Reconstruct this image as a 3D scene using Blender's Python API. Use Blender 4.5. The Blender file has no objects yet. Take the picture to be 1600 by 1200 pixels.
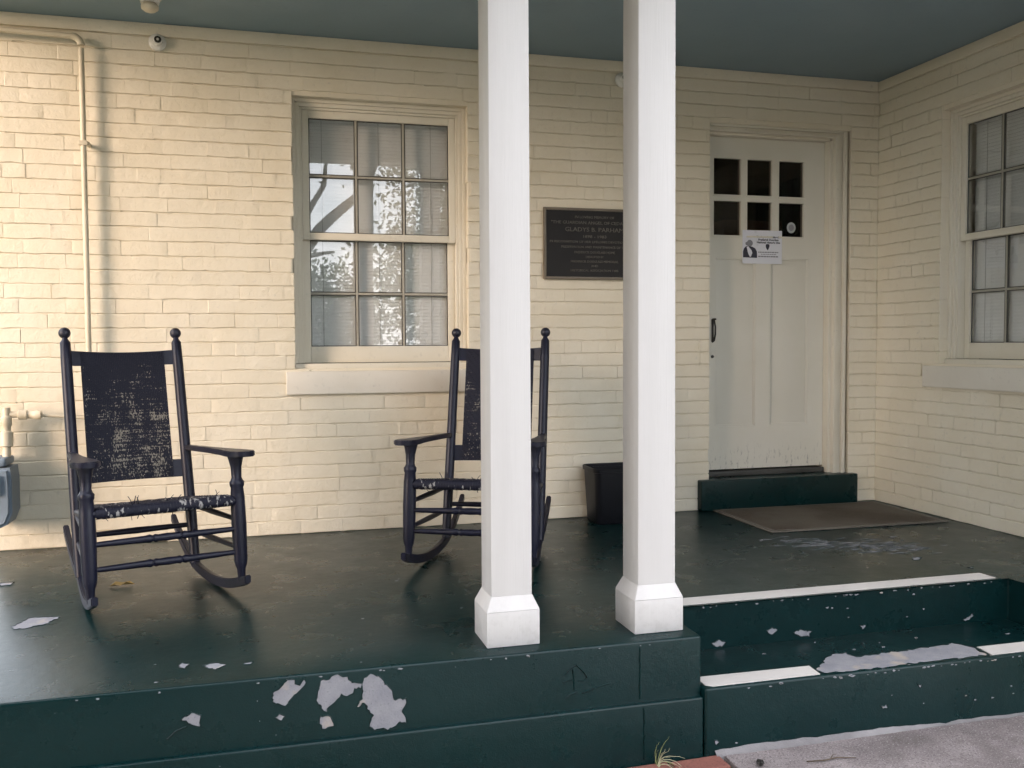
import bpy, bmesh, math, random
from mathutils import Vector, Matrix, noise
random.seed(7)
scene = bpy.context.scene
C = scene.collection
rad = math.radians

# ------------------------------------------------------------------ camera
cam = bpy.data.cameras.new('camera'); camo = bpy.data.objects.new('camera', cam); C.objects.link(camo)
cam.sensor_width = 36; cam.lens = 1444.7 / 1600 * 36; cam.clip_start = .05; cam.clip_end = 2000
CR = ((0.96436135, -0.26452854, -0.00564237), (0.01688497, 0.04024601, 0.99904712), (0.2640494, 0.9635377, -0.04327825))
CP = Vector((0, -5.3965, 1.08))
camo.matrix_world = Matrix(((CR[0][0], CR[1][0], -CR[2][0], CP.x), (CR[0][1], CR[1][1], -CR[2][1], CP.y),
                            (CR[0][2], CR[1][2], -CR[2][2], CP.z), (0, 0, 0, 1)))
scene.camera = camo
def pix(P):
    v = Vector(P) - CP
    x, y, z = (sum(CR[i][k] * v[k] for k in range(3)) for i in range(3))
    return (800 + 1444.7 * x / z, 600 - 1444.7 * y / z, z)

# ------------------------------------------------------------------ light
SUN_AZ = Vector((-.80, -.60)); SUN_EL = rad(10)
TOSUN = Vector((SUN_AZ.x * math.cos(SUN_EL), SUN_AZ.y * math.cos(SUN_EL), math.sin(SUN_EL)))
world = bpy.data.worlds.new('World'); scene.world = world; world.use_nodes = True
nt = world.node_tree; nt.nodes.clear()
wo = nt.nodes.new('ShaderNodeOutputWorld'); bg = nt.nodes.new('ShaderNodeBackground')
sky = nt.nodes.new('ShaderNodeTexSky'); sky.sky_type = 'NISHITA'; sky.sun_disc = False
sky.sun_elevation = rad(30); sky.sun_rotation = math.atan2(SUN_AZ.x, SUN_AZ.y)
sky.dust_density = 1.5; sky.ozone_density = 1.0
tc = nt.nodes.new('ShaderNodeTexCoord'); mp = nt.nodes.new('ShaderNodeMapping'); mp.inputs['Scale'].default_value = (1, 1, 2.2)
cn = nt.nodes.new('ShaderNodeTexNoise'); cn.inputs['Scale'].default_value = 2.3; cn.inputs['Detail'].default_value = 7; cn.inputs['Roughness'].default_value = .58
cr = nt.nodes.new('ShaderNodeValToRGB'); cr.color_ramp.elements[0].position = .38; cr.color_ramp.elements[1].position = .62
cr.color_ramp.elements[0].color = (.35, .35, .35, 1); cr.color_ramp.elements[1].color = (.92, .92, .92, 1)
mx = nt.nodes.new('ShaderNodeMix'); mx.data_type = 'RGBA'; mx.inputs['B'].default_value = (8.95, 8.95, 9.2, 1)
L = nt.links.new
L(tc.outputs['Generated'], mp.inputs['Vector']); L(mp.outputs[0], cn.inputs['Vector']); L(cn.outputs['Fac'], cr.inputs[0])
L(cr.outputs[0], mx.inputs['Factor']); L(sky.outputs[0], mx.inputs['A']); L(mx.outputs['Result'], bg.inputs[0]); L(bg.outputs[0], wo.inputs[0])
bg.inputs[1].default_value = .15
sl = bpy.data.lights.new('sun', 'SUN'); sl.energy = 1.45; sl.angle = rad(26); sl.color = (1.0, .73, .54)
slo = bpy.data.objects.new('sun', sl); C.objects.link(slo)
slo.rotation_euler = (-TOSUN).to_track_quat('-Z', 'Y').to_euler()
scene.view_settings.view_transform = 'Standard'; scene.view_settings.look = 'None'
scene.view_settings.exposure = 1.87; scene.view_settings.gamma = 1.0; scene.view_settings.use_curve_mapping = False

scene.cycles.use_adaptive_sampling = True; scene.cycles.adaptive_threshold = .03; scene.cycles.max_bounces = 7; scene.cycles.diffuse_bounces = 3; scene.cycles.glossy_bounces = 3; scene.cycles.transparent_max_bounces = 8
# ------------------------------------------------------------------ material helpers
class N:
    def __init__(s, name, rough=.6, spec=.5, metal=0):
        s.m = bpy.data.materials.new(name); s.m.use_nodes = True; s.t = s.m.node_tree
        s.b = s.t.nodes['Principled BSDF']; s.b.inputs['Roughness'].default_value = rough
        s.b.inputs['Specular IOR Level'].default_value = spec; s.b.inputs['Metallic'].default_value = metal
        s.tc = s.t.nodes.new('ShaderNodeTexCoord')
        s.geo = s.t.nodes.new('ShaderNodeNewGeometry')
    def node(s, k): return s.t.nodes.new(k)
    def link(s, a, b): s.t.links.new(a, b)
    def mapping(s, scale=(1, 1, 1), src='pos'):
        m = s.node('ShaderNodeMapping'); m.inputs['Scale'].default_value = scale
        s.link(s.geo.outputs['Position'] if src == 'pos' else s.tc.outputs[src], m.inputs['Vector']); return m.outputs[0]
    def noise(s, scale, detail=4, rough=.55, vec=None, src='pos'):
        n = s.node('ShaderNodeTexNoise'); n.inputs['Scale'].default_value = scale; n.inputs['Detail'].default_value = detail
        n.inputs['Roughness'].default_value = rough; s.link(vec or s.mapping(src=src), n.inputs['Vector']); return n.outputs['Fac']
    def ramp(s, v, p0, p1, c0=(0, 0, 0), c1=(1, 1, 1)):
        r = s.node('ShaderNodeValToRGB'); e = r.color_ramp.elements; e[0].position = p0; e[1].position = p1
        e[0].color = (*c0, 1); e[1].color = (*c1, 1); s.link(v, r.inputs[0]); return r.outputs[0]
    def mix(s, f, a, b):
        m = s.node('ShaderNodeMix'); m.data_type = 'RGBA'
        for v, k in ((f, 'Factor'), (a, 'A'), (b, 'B')):
            if isinstance(v, tuple): m.inputs[k].default_value = (*v, 1)
            elif isinstance(v, (int, float)): m.inputs[k].default_value = v
            else: s.link(v, m.inputs[k])
        return m.outputs['Result']
    def math(s, op, a, b=0.0):
        m = s.node('ShaderNodeMath'); m.operation = op
        for i, v in enumerate((a, b)):
            if isinstance(v, (int, float)): m.inputs[i].default_value = v
            else: s.link(v, m.inputs[i])
        return m.outputs[0]
    def base(s, v):
        if isinstance(v, tuple): s.b.inputs['Base Color'].default_value = (*v, 1)
        else: s.link(v, s.b.inputs['Base Color'])
        return s
    def roughness(s, v): s.link(v, s.b.inputs['Roughness']); return s
    def bump(s, v, strength=.3, dist=.003):
        b = s.node('ShaderNodeBump'); b.inputs['Strength'].default_value = strength; b.inputs['Distance'].default_value = dist
        s.link(v, b.inputs['Height']); s.link(b.outputs[0], s.b.inputs['Normal']); return s
    def sep(s, src='pos'):
        x = s.node('ShaderNodeSeparateXYZ'); s.link(s.geo.outputs['Position'] if src == 'pos' else s.tc.outputs[src], x.inputs[0]); return x.outputs

M = {}
def paint(key, col, col2, rough=.5, bs=(60, 400), bstr=.35, bd=.003, spec=.45):
    n = N(key, rough, spec); v = n.mix(n.ramp(n.noise(3.5, 3), .35, .7), col, col2)
    v = n.mix(n.ramp(n.noise(35, 2), .62, .80), v, tuple(c * .86 for c in col2))
    n.base(v); h = n.math('ADD', n.noise(bs[0], 2), n.math('MULTIPLY', n.noise(bs[1], 1), .35)); n.bump(h, bstr, bd)
    M[key] = n.m
paint('wall_paint', (.725, .655, .515), (.755, .695, .57), .55, (24, 100), .5, .007)
n = N('wall_paint_grime', .6, .4)
M['trim_paint'] = None
paint('trim_paint', (.69, .64, .53), (.72, .68, .58), .45, (20, 150), .18, .002)
paint('sill_paint', (.70, .655, .57), (.73, .69, .61), .55, (30, 300), .3, .003)
paint('door_paint_plain', (.60, .575, .48), (.635, .61, .52), .42, (15, 160), .15, .002)
paint('column_paint', (.685, .66, .645), (.72, .695, .68), .4, (25, 200), .14, .002)
n = N('column_paint', .42, .45)
v = n.mix(n.ramp(n.noise(1, 4, .6, vec=n.mapping((16, 16, 1.1))), .40, .72), (.665, .632, .612), (.63, .598, .578))
v = n.mix(n.math('MULTIPLY', n.ramp(n.noise(7, 5, .7), .62, .78), .22), v, (.52, .48, .45))
zc = n.sep()[2]; foot = n.ramp(zc, .0, .22, (1, 1, 1), (0, 0, 0))
v = n.mix(n.math('MULTIPLY', n.math('MULTIPLY', n.ramp(n.noise(30, 4, .7), .48, .64), foot), .22), v, (.34, .31, .28))
n.base(v); n.bump(n.math('ADD', n.noise(1, 2, .5, vec=n.mapping((220, 220, 5))), n.noise(14, 2)), .22, .003); M['column_paint'] = n.m
paint('ceiling_paint', (.185, .275, .335), (.20, .29, .35), .45, (12, 120), .12, .002)
paint('white_porcelain', (.75, .73, .68), (.78, .76, .72), .25, (10, 60), .02, .001)
paint('pipe_paint', (.60, .53, .40), (.66, .59, .46), .45, (60, 300), .2, .002)
paint('meter_paint', (.17, .215, .27), (.21, .26, .32), .45, (30, 200), .15, .002)
paint('strip_paint', (.62, .58, .55), (.70, .66, .62), .6, (60, 300), .3, .002)
paint('black_plastic', (.005, .0055, .008), (.007, .0075, .010), .4, (20, 200), .05, .001, .25)
paint('dark_bead', (.05, .05, .045), (.07, .07, .065), .6)
paint('muntin_paint', (.34, .32, .27), (.42, .40, .34), .5, (30, 200), .1, .002)
paint('blind', (.80, .81, .80), (.83, .84, .83), .5, (8, 60), .02, .001)
paint('cord', (.40, .40, .39), (.44, .44, .43), .8)
paint('dark_interior', (.02, .018, .016), (.03, .026, .022), .9)
paint('bronze_field', (.012, .010, .010), (.016, .014, .013), .5, (200, 800), .15, .001, .25)
paint('bronze_frame', (.13, .105, .075), (.17, .14, .10), .45, (60, 300), .1, .001, .5)
paint('bronze_letter', (.10, .09, .072), (.125, .11, .09), .5)
paint('paper', (.72, .73, .80), (.75, .76, .82), .6, (4, 30), .02, .001)
paint('ink', (.03, .03, .05), (.04, .04, .06), .7)
paint('ink_grey', (.20, .20, .23), (.28, .28, .31), .7, (80, 300))
paint('decal', (.36, .40, .41), (.50, .53, .54), .5, (80, 300))
paint('iron', (.02, .018, .016), (.03, .026, .022), .45)
paint('leaf_dry', (.38, .27, .09), (.30, .20, .07), .6, (90, 300))
paint('straw', (.42, .40, .26), (.50, .47, .30), .7)
paint('weed_green', (.22, .26, .10), (.30, .32, .14), .7)
paint('mortar_fill', (.17, .16, .165), (.29, .275, .28), .85, (90, 400), .6, .006, .2)
paint('chair_ball', (.013, .014, .028), (.02, .021, .036), .42)
paint('cane', (.30, .27, .21), (.38, .34, .27), .8)

# door: scuffs near the bottom, grime round the handle
n = N('door_paint', .42, .45)
v = n.mix(n.ramp(n.noise(3.5, 5), .35, .7), (.68, .655, .57), (.71, .685, .61))
scuff = n.ramp(n.noise(1, 5, .7, vec=n.mapping((55, 1, 16))), .56, .68)
zz = n.sep()[2]
low = n.math('MULTIPLY', n.ramp(zz, .30, .44, (1, 1, 1), (0, 0, 0)), .75)
n.base(n.mix(n.math('MULTIPLY', scuff, low), v, (.16, .15, .14))); n.bump(n.noise(25, 3), .15, .002); M['door_paint'] = n.m

# green gloss porch paint
n = N('porch_paint', .3, .30)
big = n.noise(1.6, 5); fine = n.noise(28, 5, .6)
v = n.mix(n.ramp(big, .35, .68), (.0014, .0160, .0170), (.0026, .0205, .0212))
v = n.mix(n.math('MULTIPLY', n.ramp(fine, .52, .75), .08), v, (.022, .032, .034))
fleck = n.ramp(n.noise(75, 2, .5), .765, .785)
v = n.mix(n.math('MULTIPLY', fleck, n.ramp(n.noise(2.2, 3), .52, .62)), v, (.34, .35, .38))
n.base(v); n.roughness(n.ramp(n.noise(5, 6, .65), .3, .75, (.24, .24, .24), (.36, .36, .36)))
n.bump(n.math('ADD', n.noise(22, 4), n.math('MULTIPLY', n.noise(190, 3), .5)), .30, .004); M['porch_paint'] = n.m
# dusty worn floor paint on the door step top etc.
n = N('concrete_bare', .85, .25)
v = n.mix(n.ramp(n.noise(14, 6, .65), .3, .7), (.23, .23, .26), (.32, .315, .335))
v = n.mix(n.ramp(n.noise(160, 3), .6, .72), v, (.17, .17, .20)); v = n.mix(n.ramp(n.noise(9, 4), .56, .66), v, (.40, .35, .31)); n.base(v); n.bump(n.noise(120, 4), .4, .003); M['concrete_bare'] = n.m
n = N('scuffed_paint', .7, .3)
a = n.ramp(n.noise(1, 6, .7, vec=n.mapping((14, 30, 14))), .44, .60)
n.base(n.mix(a, (.045, .060, .064), (.24, .245, .27))); M['scuffed_paint'] = n.m
n = N('walk_concrete', .9, .2)
v = n.mix(n.ramp(n.noise(6, 6, .6), .3, .7), (.215, .183, .185), (.375, .325, .32))
v = n.mix(n.ramp(n.noise(1.7, 5, .65), .50, .66), v, (.17, .145, .14)); v = n.mix(n.ramp(n.noise(130, 3, .7), .50, .68), v, (.13, .11, .11)); v = n.mix(n.ramp(n.noise(150, 2), .60, .70), v, (.50, .46, .46))
n.base(v); n.bump(n.noise(170, 4), .5, .004); M['walk_concrete'] = n.m
n = N('bounce_concrete', .9, .2); n.base(n.mix(n.ramp(n.noise(5, 4), .3, .7), (.40, .365, .31), (.48, .44, .38))); M['bounce_concrete'] = n.m  # kept pale to throw more bounce light onto ceiling and upper wall
n = N('paver_red', .85, .25)
v = n.mix(n.ramp(n.noise(12, 5), .3, .7), (.22, .085, .07), (.30, .13, .10)); v = n.mix(n.ramp(n.noise(140, 3), .55, .72), v, (.14, .06, .05))
n.base(v); n.bump(n.noise(150, 4), .5, .003); M['paver_red'] = n.m
n = N('ground_grass', .95, .1)
v = n.mix(n.ramp(n.noise(.25, 5), .35, .65), (.11, .115, .055), (.19, .17, .105)); v = n.mix(n.ramp(n.noise(14, 4), .4, .7), v, (.075, .085, .035))
n.base(v); M['ground_grass'] = n.m
# navy chair paint
n = N('navy_paint', .4, .32)
v = n.mix(n.ramp(n.noise(9, 5), .35, .7), (.0085, .0095, .021), (.014, .015, .032))
v = n.mix(n.math('MULTIPLY', n.ramp(n.noise(110, 3), .70, .78), .5), v, (.12, .115, .11)); n.base(v)
n.bump(n.noise(60, 3), .2, .002); M['navy_paint'] = n.m
# woven splint: navy paint worn off to pale cane, most in the lower middle
n = N('woven_splint', .65, .3)
x, y, z = n.sep('Object')
dx = n.math('DIVIDE', n.math('SUBTRACT', x, .05), .26)
dz = n.math('DIVIDE', n.math('SUBTRACT', z, .60), .36)
blob = n.math('SUBTRACT', 1.0, n.math('ADD', n.math('MULTIPLY', dx, dx), n.math('MULTIPLY', dz, dz)))
blob = n.math('MAXIMUM', blob, -.35)
rows = n.math('ADD', n.math('MULTIPLY', n.noise(1, 2, .6, vec=n.mapping((210, 10, 90), 'Object')), .62), n.math('MULTIPLY', n.noise(1, 2, .6, vec=n.mapping((7, 5, 150), 'Object')), .38))
patch = n.noise(1, 3, .6, vec=n.mapping((16, 8, 9), 'Object'))
k = n.math('ADD', n.math('ADD', n.math('MULTIPLY', rows, .9), n.math('MULTIPLY', patch, .42)), n.math('MULTIPLY', blob, .10))
wear = n.ramp(k, .785, .825)
n.base(n.mix(wear, (.011, .012, .025), (.30, .275, .23))); M['woven_splint'] = n.m
n = N('seat_splint', .65, .3)
k = n.math('ADD', n.math('MULTIPLY', n.noise(1, 3, .6, vec=n.mapping((85, 30, 30), 'Object')), .8), n.math('MULTIPLY', n.noise(1, 3, .6, vec=n.mapping((10, 6, 6), 'Object')), .5))
n.base(n.mix(n.ramp(k, .735, .785), (.012, .013, .026), (.36, .35, .34))); M['seat_splint'] = n.m
# coir mat
n = N('coir', .95, .1)
v = n.mix(n.ramp(n.noise(2.4, 4), .38, .62), (.125, .110, .090), (.058, .046, .037))
v = n.mix(n.ramp(n.noise(260, 3), .45, .65), v, (.17, .145, .11)); n.base(v); n.bump(n.noise(320, 3), .8, .006); M['coir'] = n.m
n = N('mat_border', .8, .2); n.base((.15, .135, .115)); n.bump(n.noise(300, 2), .5, .003); M['mat_border'] = n.m
# bark / foliage
n = N('bark', .9, .15); n.base(n.mix(n.ramp(n.noise(1, 5, .6, vec=n.mapping((6, 6, 1.2))), .35, .65), (.06, .045, .032), (.13, .10, .075))); n.bump(n.noise(9, 4), .6, .03); M['bark'] = n.m
def foliage(key, a, b):
    n = N(key, .6, .3); oi = n.noise(1.3, 3)
    n.base(n.mix(n.ramp(oi, .35, .65), a, b)); M[key] = n.m
foliage('foliage', (.040, .075, .022), (.085, .12, .035)); foliage('foliage_dark', (.030, .055, .020), (.055, .085, .030))
# window glass: clear with mirror reflection by Fresnel
def glass(key, ior, tint):
    m = bpy.data.materials.new(key); m.use_nodes = True; t = m.node_tree; t.nodes.clear()
    o = t.nodes.new('ShaderNodeOutputMaterial'); g = t.nodes.new('ShaderNodeBsdfGlossy'); g.inputs['Roughness'].default_value = .004
    tr = t.nodes.new('ShaderNodeBsdfTransparent'); tr.inputs[0].default_value = (*tint, 1)
    lw = t.nodes.new('ShaderNodeLayerWeight'); lw.inputs[0].default_value = .5
    pw = t.nodes.new('ShaderNodeMath'); pw.operation = 'POWER'; pw.inputs[1].default_value = 5; t.links.new(lw.outputs['Facing'], pw.inputs[0])
    f = t.nodes.new('ShaderNodeMath'); f.operation = 'MULTIPLY_ADD'; f.inputs[1].default_value = 1 - ior; f.inputs[2].default_value = ior; t.links.new(pw.outputs[0], f.inputs[0])
    ms = t.nodes.new('ShaderNodeMixShader')
    nz = t.nodes.new('ShaderNodeTexNoise'); nz.inputs['Scale'].default_value = 3.5; nz.inputs['Detail'].default_value = 1
    ge = t.nodes.new('ShaderNodeNewGeometry'); t.links.new(ge.outputs['Position'], nz.inputs['Vector'])
    bp = t.nodes.new('ShaderNodeBump'); bp.inputs['Strength'].default_value = .02; bp.inputs['Distance'].default_value = .01
    t.links.new(nz.outputs['Fac'], bp.inputs['Height']); t.links.new(bp.outputs[0], g.inputs['Normal'])
    t.links.new(f.outputs[0], ms.inputs[0]); t.links.new(tr.outputs[0], ms.inputs[1]); t.links.new(g.outputs[0], ms.inputs[2]); t.links.new(ms.outputs[0], o.inputs[0])
    M[key] = m
glass('window_glass', .085, (.98, .985, .985)); glass('door_glass', .035, (.6, .58, .55))

# ------------------------------------------------------------------ mesh helpers
def link(o, parent=None):
    C.objects.link(o)
    if parent is not None: o.parent = parent
    return o
def tag(o, label, cat, group=None):
    o['label'] = label; o['category'] = cat
    if group: o['group'] = group
    return o
def empty(name, loc=(0, 0, 0), rz=0.0, parent=None):
    o = bpy.data.objects.new(name, None); o.location = loc; o.rotation_euler = (0, 0, rz); o.empty_display_size = .1
    return link(o, parent)
def smooth(me, ang=None):
    for p in me.polygons: p.use_smooth = True
    if ang is not None:
        bm = bmesh.new(); bm.from_mesh(me)
        for e in bm.edges:
            if len(e.link_faces) == 2 and e.calc_face_angle(0) > rad(ang): e.smooth = False
        bm.to_mesh(me); bm.free()
def fin(name, bm, mat, parent=None, sm=None, kind=None):
    bmesh.ops.recalc_face_normals(bm, faces=bm.faces[:])
    me = bpy.data.meshes.new(name); bm.to_mesh(me); bm.free()
    if sm is not None: smooth(me, sm)
    me.materials.append(M[mat] if isinstance(mat, str) else mat)
    o = link(bpy.data.objects.new(name, me), parent)
    if kind: o['kind'] = kind
    return o
def box(bm, a, b, bev=0.0, seg=1, mat=None):
    vs = [bm.verts.new((x, y, z)) for x in (a[0], b[0]) for y in (a[1], b[1]) for z in (a[2], b[2])]
    fs = [bm.faces.new([vs[i] for i in q]) for q in ((0, 1, 3, 2), (4, 6, 7, 5), (0, 4, 5, 1), (2, 3, 7, 6), (0, 2, 6, 4), (1, 5, 7, 3))]
    if bev > 0:
        es = list({e for f in fs for e in f.edges})
        r = bmesh.ops.bevel(bm, geom=es, offset=bev, segments=seg, profile=.6, affect='EDGES')
        vs = list({v for f in r['faces'] for v in f.verts} | {v for v in vs if v.is_valid})
    if mat is not None: bmesh.ops.transform(bm, matrix=mat, verts=[v for v in vs if v.is_valid])
    return vs
def boxo(name, a, b, mat, parent=None, bev=.003, seg=2, sm=40, kind=None):
    bm = bmesh.new(); box(bm, a, b, bev, seg); return fin(name, bm, mat, parent, sm, kind)
def lathe(bm, prof, p0, p1, n=14):
    """profile list (t 0..1, radius) turned about the axis p0-p1"""
    p0, p1 = Vector(p0), Vector(p1); ax = (p1 - p0).normalized()
    u = ax.orthogonal().normalized(); v = ax.cross(u); rings = []
    for t, r in prof:
        c = p0.lerp(p1, t); rings.append([bm.verts.new(c + r * (math.cos(2 * math.pi * k / n) * u + math.sin(2 * math.pi * k / n) * v)) for k in range(n)])
    for a, b in zip(rings, rings[1:]):
        for k in range(n): bm.faces.new((a[k], a[(k + 1) % n], b[(k + 1) % n], b[k]))
    bm.faces.new(rings[0][::-1]); bm.faces.new(rings[-1])
def tube(bm, pts, r, n=10, caps=True):
    pts = [Vector(p) for p in pts]; rings = []; u = None
    for i, p in enumerate(pts):
        d = (pts[min(i + 1, len(pts) - 1)] - pts[max(i - 1, 0)]).normalized()
        u = d.orthogonal().normalized() if u is None else (u - d * u.dot(d)).normalized()
        v = d.cross(u); rr = r[i] if isinstance(r, (list, tuple)) else r
        rings.append([bm.verts.new(p + rr * (math.cos(2 * math.pi * k / n) * u + math.sin(2 * math.pi * k / n) * v)) for k in range(n)])
    for a, b in zip(rings, rings[1:]):
        for k in range(n): bm.faces.new((a[k], a[(k + 1) % n], b[(k + 1) % n], b[k]))
    if caps: bm.faces.new(rings[0][::-1]); bm.faces.new(rings[-1])
def strip(bm, pts, w, t, side=(1, 0, 0)):
    """flat ribbon with thickness along pts"""
    side = Vector(side).normalized(); pts = [Vector(p) for p in pts]; rings = []
    for i, p in enumerate(pts):
        d = (pts[min(i + 1, len(pts) - 1)] - pts[max(i - 1, 0)]).normalized(); nn = d.cross(side).normalized()
        rings.append([bm.verts.new(p + side * sx * w / 2 + nn * sn * t / 2) for sx, sn in ((-1, -1), (1, -1), (1, 1), (-1, 1))])
    for a, b in zip(rings, rings[1:]):
        for k in range(4): bm.faces.new((a[k], a[(k + 1) % 4], b[(k + 1) % 4], b[k]))
    bm.faces.new(rings[0][::-1]); bm.faces.new(rings[-1])
def prism(bm, poly, h0, h1, fn):
    """polygon extruded between heights h0 and h1; fn(a, b, h) gives the point"""
    lo = [bm.verts.new(fn(a, b, h0)) for a, b in poly]; hi = [bm.verts.new(fn(a, b, h1)) for a, b in poly]
    bm.faces.new(lo[::-1]); bm.faces.new(hi)
    for i in range(len(poly)): j = (i + 1) % len(poly); bm.faces.new((lo[i], lo[j], hi[j], hi[i]))
def text(name, body, size, mat, parent, loc, width=None, extrude=.0008, bold=0.0):
    cu = bpy.data.curves.new(name, 'FONT'); cu.body = body; cu.size = size; cu.extrude = extrude; cu.align_x = 'CENTER'; cu.align_y = 'CENTER'; cu.offset = bold
    cu.resolution_u = 2
    t = bpy.data.objects.new(name, cu); C.objects.link(t); bpy.context.view_layer.update()
    me = bpy.data.meshes.new_from_object(t.evaluated_get(bpy.context.evaluated_depsgraph_get()))
    bpy.data.objects.remove(t); bpy.data.curves.remove(cu)
    xs = [v.co.x for v in me.vertices]; w = max(xs) - min(xs); k = 1 if width is None else width / w
    for v in me.vertices: v.co = Vector((v.co.x * k, -v.co.z, v.co.y))
    me.materials.clear(); me.materials.append(M[mat])
    o = bpy.data.objects.new(name, me); o.location = loc; return link(o, parent)

H = 2.817; XR = 4.04; ZG = -.44
# ------------------------------------------------------------------ ground and walk
bm = bmesh.new(); g = 400
prism(bm, [(-g, -g), (g, -g), (g, g), (-g, g)], ZG - .35, ZG - .02, lambda a, b, h: (a, b, h))
o = fin('ground', bm, 'ground_grass'); o['kind'] = 'structure'
bm = bmesh.new(); box(bm, (1.632, -14, ZG - .12), (3.75, -2.372, ZG), .006, 2)
o = fin('walkway', bm, 'walk_concrete', sm=40); o['kind'] = 'structure'
bm = bmesh.new(); box(bm, (-8, -9.0, ZG - .12), (1.624, -3.3, ZG - .004), .006, 2)
o = fin('bounce_slab', bm, 'bounce_concrete', sm=40); o['kind'] = 'structure'  # unseen pale slab, widened to bounce light up under the porch roof
# uneven mortar fillet along the foot of the bottom step, part of the walk
bm = bmesh.new(); pts = []; nseg = 70
prev = None
for i in range(nseg + 1):
    x = 1.60 + (3.75 - 1.60) * i / nseg
    hh = .004 + .022 * max(0, noise.noise((x * 3.1, .3, 0)) + .25) + .008 * noise.noise((x * 17, 1, 0))
    ww = .006 + .020 * max(0, noise.noise((x * 2.3, 5.3, 0)) + .2) + .010 * noise.noise((x * 13, 3, 0))
    q = [bm.verts.new(p) for p in ((x, -2.345, ZG - .02), (x, -2.3615, ZG + hh), (x, -2.366 - ww * .5, ZG + hh * .55), (x, -2.37 - ww, ZG + .002), (x, -2.37 - ww, ZG - .02))]
    if prev:
        for k in range(4): bm.faces.new((prev[k], q[k], q[k + 1], prev[k + 1]))
    prev = q
walk = bpy.data.objects['walkway']
fin('mortar_fillet', bm, 'mortar_fill', walk, 60)
# brick edging beside the porch
edge = empty('brick_edging', (0, 0, ZG)); edge['kind'] = 'structure'
vm = []
for k in range(4):
    bm = bmesh.new(); vs = box(bm, (-.1, -.048, -.06), (.1, .048, 0), .005, 1)
    for v in bm.verts: v.co += Vector((random.uniform(-.002, .002), random.uniform(-.002, .002), random.uniform(-.0015, .0015)))
    bmesh.ops.recalc_face_normals(bm, faces=bm.faces[:]); me = bpy.data.meshes.new('paver'); bm.to_mesh(me); bm.free(); smooth(me, 35); me.materials.append(M['paver_red']); vm.append(me)
for r in range(3):
    for i in range(12):
        x = 1.515 - i * .209 - (.104 if r % 2 else 0)
        o = bpy.data.objects.new('paver', random.choice(vm)); o.location = (x, -2.41 - r * .104, random.uniform(-.004, .002)); o.rotation_euler = (random.uniform(-.01, .01), random.uniform(-.012, .012), random.uniform(-.012, .012))
        link(o, edge)

# ------------------------------------------------------------------ porch with steps
porch = tag(empty('porch', (0, -1, ZG)), 'dark green painted concrete porch with two steps on the right', 'porch')
def P(o):   # parent keeping world coordinates
    o.parent = porch; o.location = (0, 1, -ZG); return o
def rounded_slab(poly, z0, z1, bev):
    bm = bmesh.new(); prism(bm, poly, z0, z1, lambda a, b, h: (a, b, h))
    es = [e for e in bm.edges if all(abs(v.co.z - z1) < 1e-5 for v in e.verts)] + [e for e in bm.edges if abs(e.verts[0].co.z - e.verts[1].co.z) > .1]
    bmesh.ops.bevel(bm, geom=es, offset=bev, segments=3, profile=.5, affect='EDGES'); return bm
XL = -1.50
P(fin('porch_slab', rounded_slab([(XL, .06), (XL, -2.33), (1.56, -2.33), (1.56, -1.96), (3.29, -1.96), (3.29, -2.33), (XR + .2, -2.33), (XR + .2, .06)], ZG - .2, 0, .009), 'porch_paint', sm=50))
P(fin('step', rounded_slab([(1.562, -2.36), (3.288, -2.36), (3.288, -1.95), (1.562, -1.95)], ZG - .2, -.19, .010), 'porch_paint', sm=50))
P(fin('plinth_ledge', rounded_slab([(XL, -2.352), (1.559, -2.352), (1.559, -2.32), (XL, -2.32)], ZG - .2, -.222, .008), 'porch_paint', sm=50))
P(fin('plinth_ledge', rounded_slab([(3.291, -2.352), (XR + .2, -2.352), (XR + .2, -2.32), (3.291, -2.32)], ZG - .2, -.222, .008), 'porch_paint', sm=50))
# door step
P(boxo('door_step', (2.715, -.055, .0015), (3.87, .10, .198), 'porch_paint', None, .010, 3, 50))
# pale tread strips
for poly, zt in (([(1.665, -1.951), (3.226, -1.951), (3.222, -1.858), (1.665, -1.858)], 0), ([(1.60, -2.345), (2.052, -2.345), (2.062, -2.255), (1.577, -2.245), (1.577, -2.325)], -.19), ([(2.845, -2.347), (3.275, -2.347), (3.275, -2.252), (2.858, -2.252)], -.19)):
    bm = bmesh.new(); prism(bm, poly, zt - .004, zt + .003, lambda a, b, h: (a, b, h)); P(fin('tread_strip', bm, 'strip_paint'))
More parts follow.
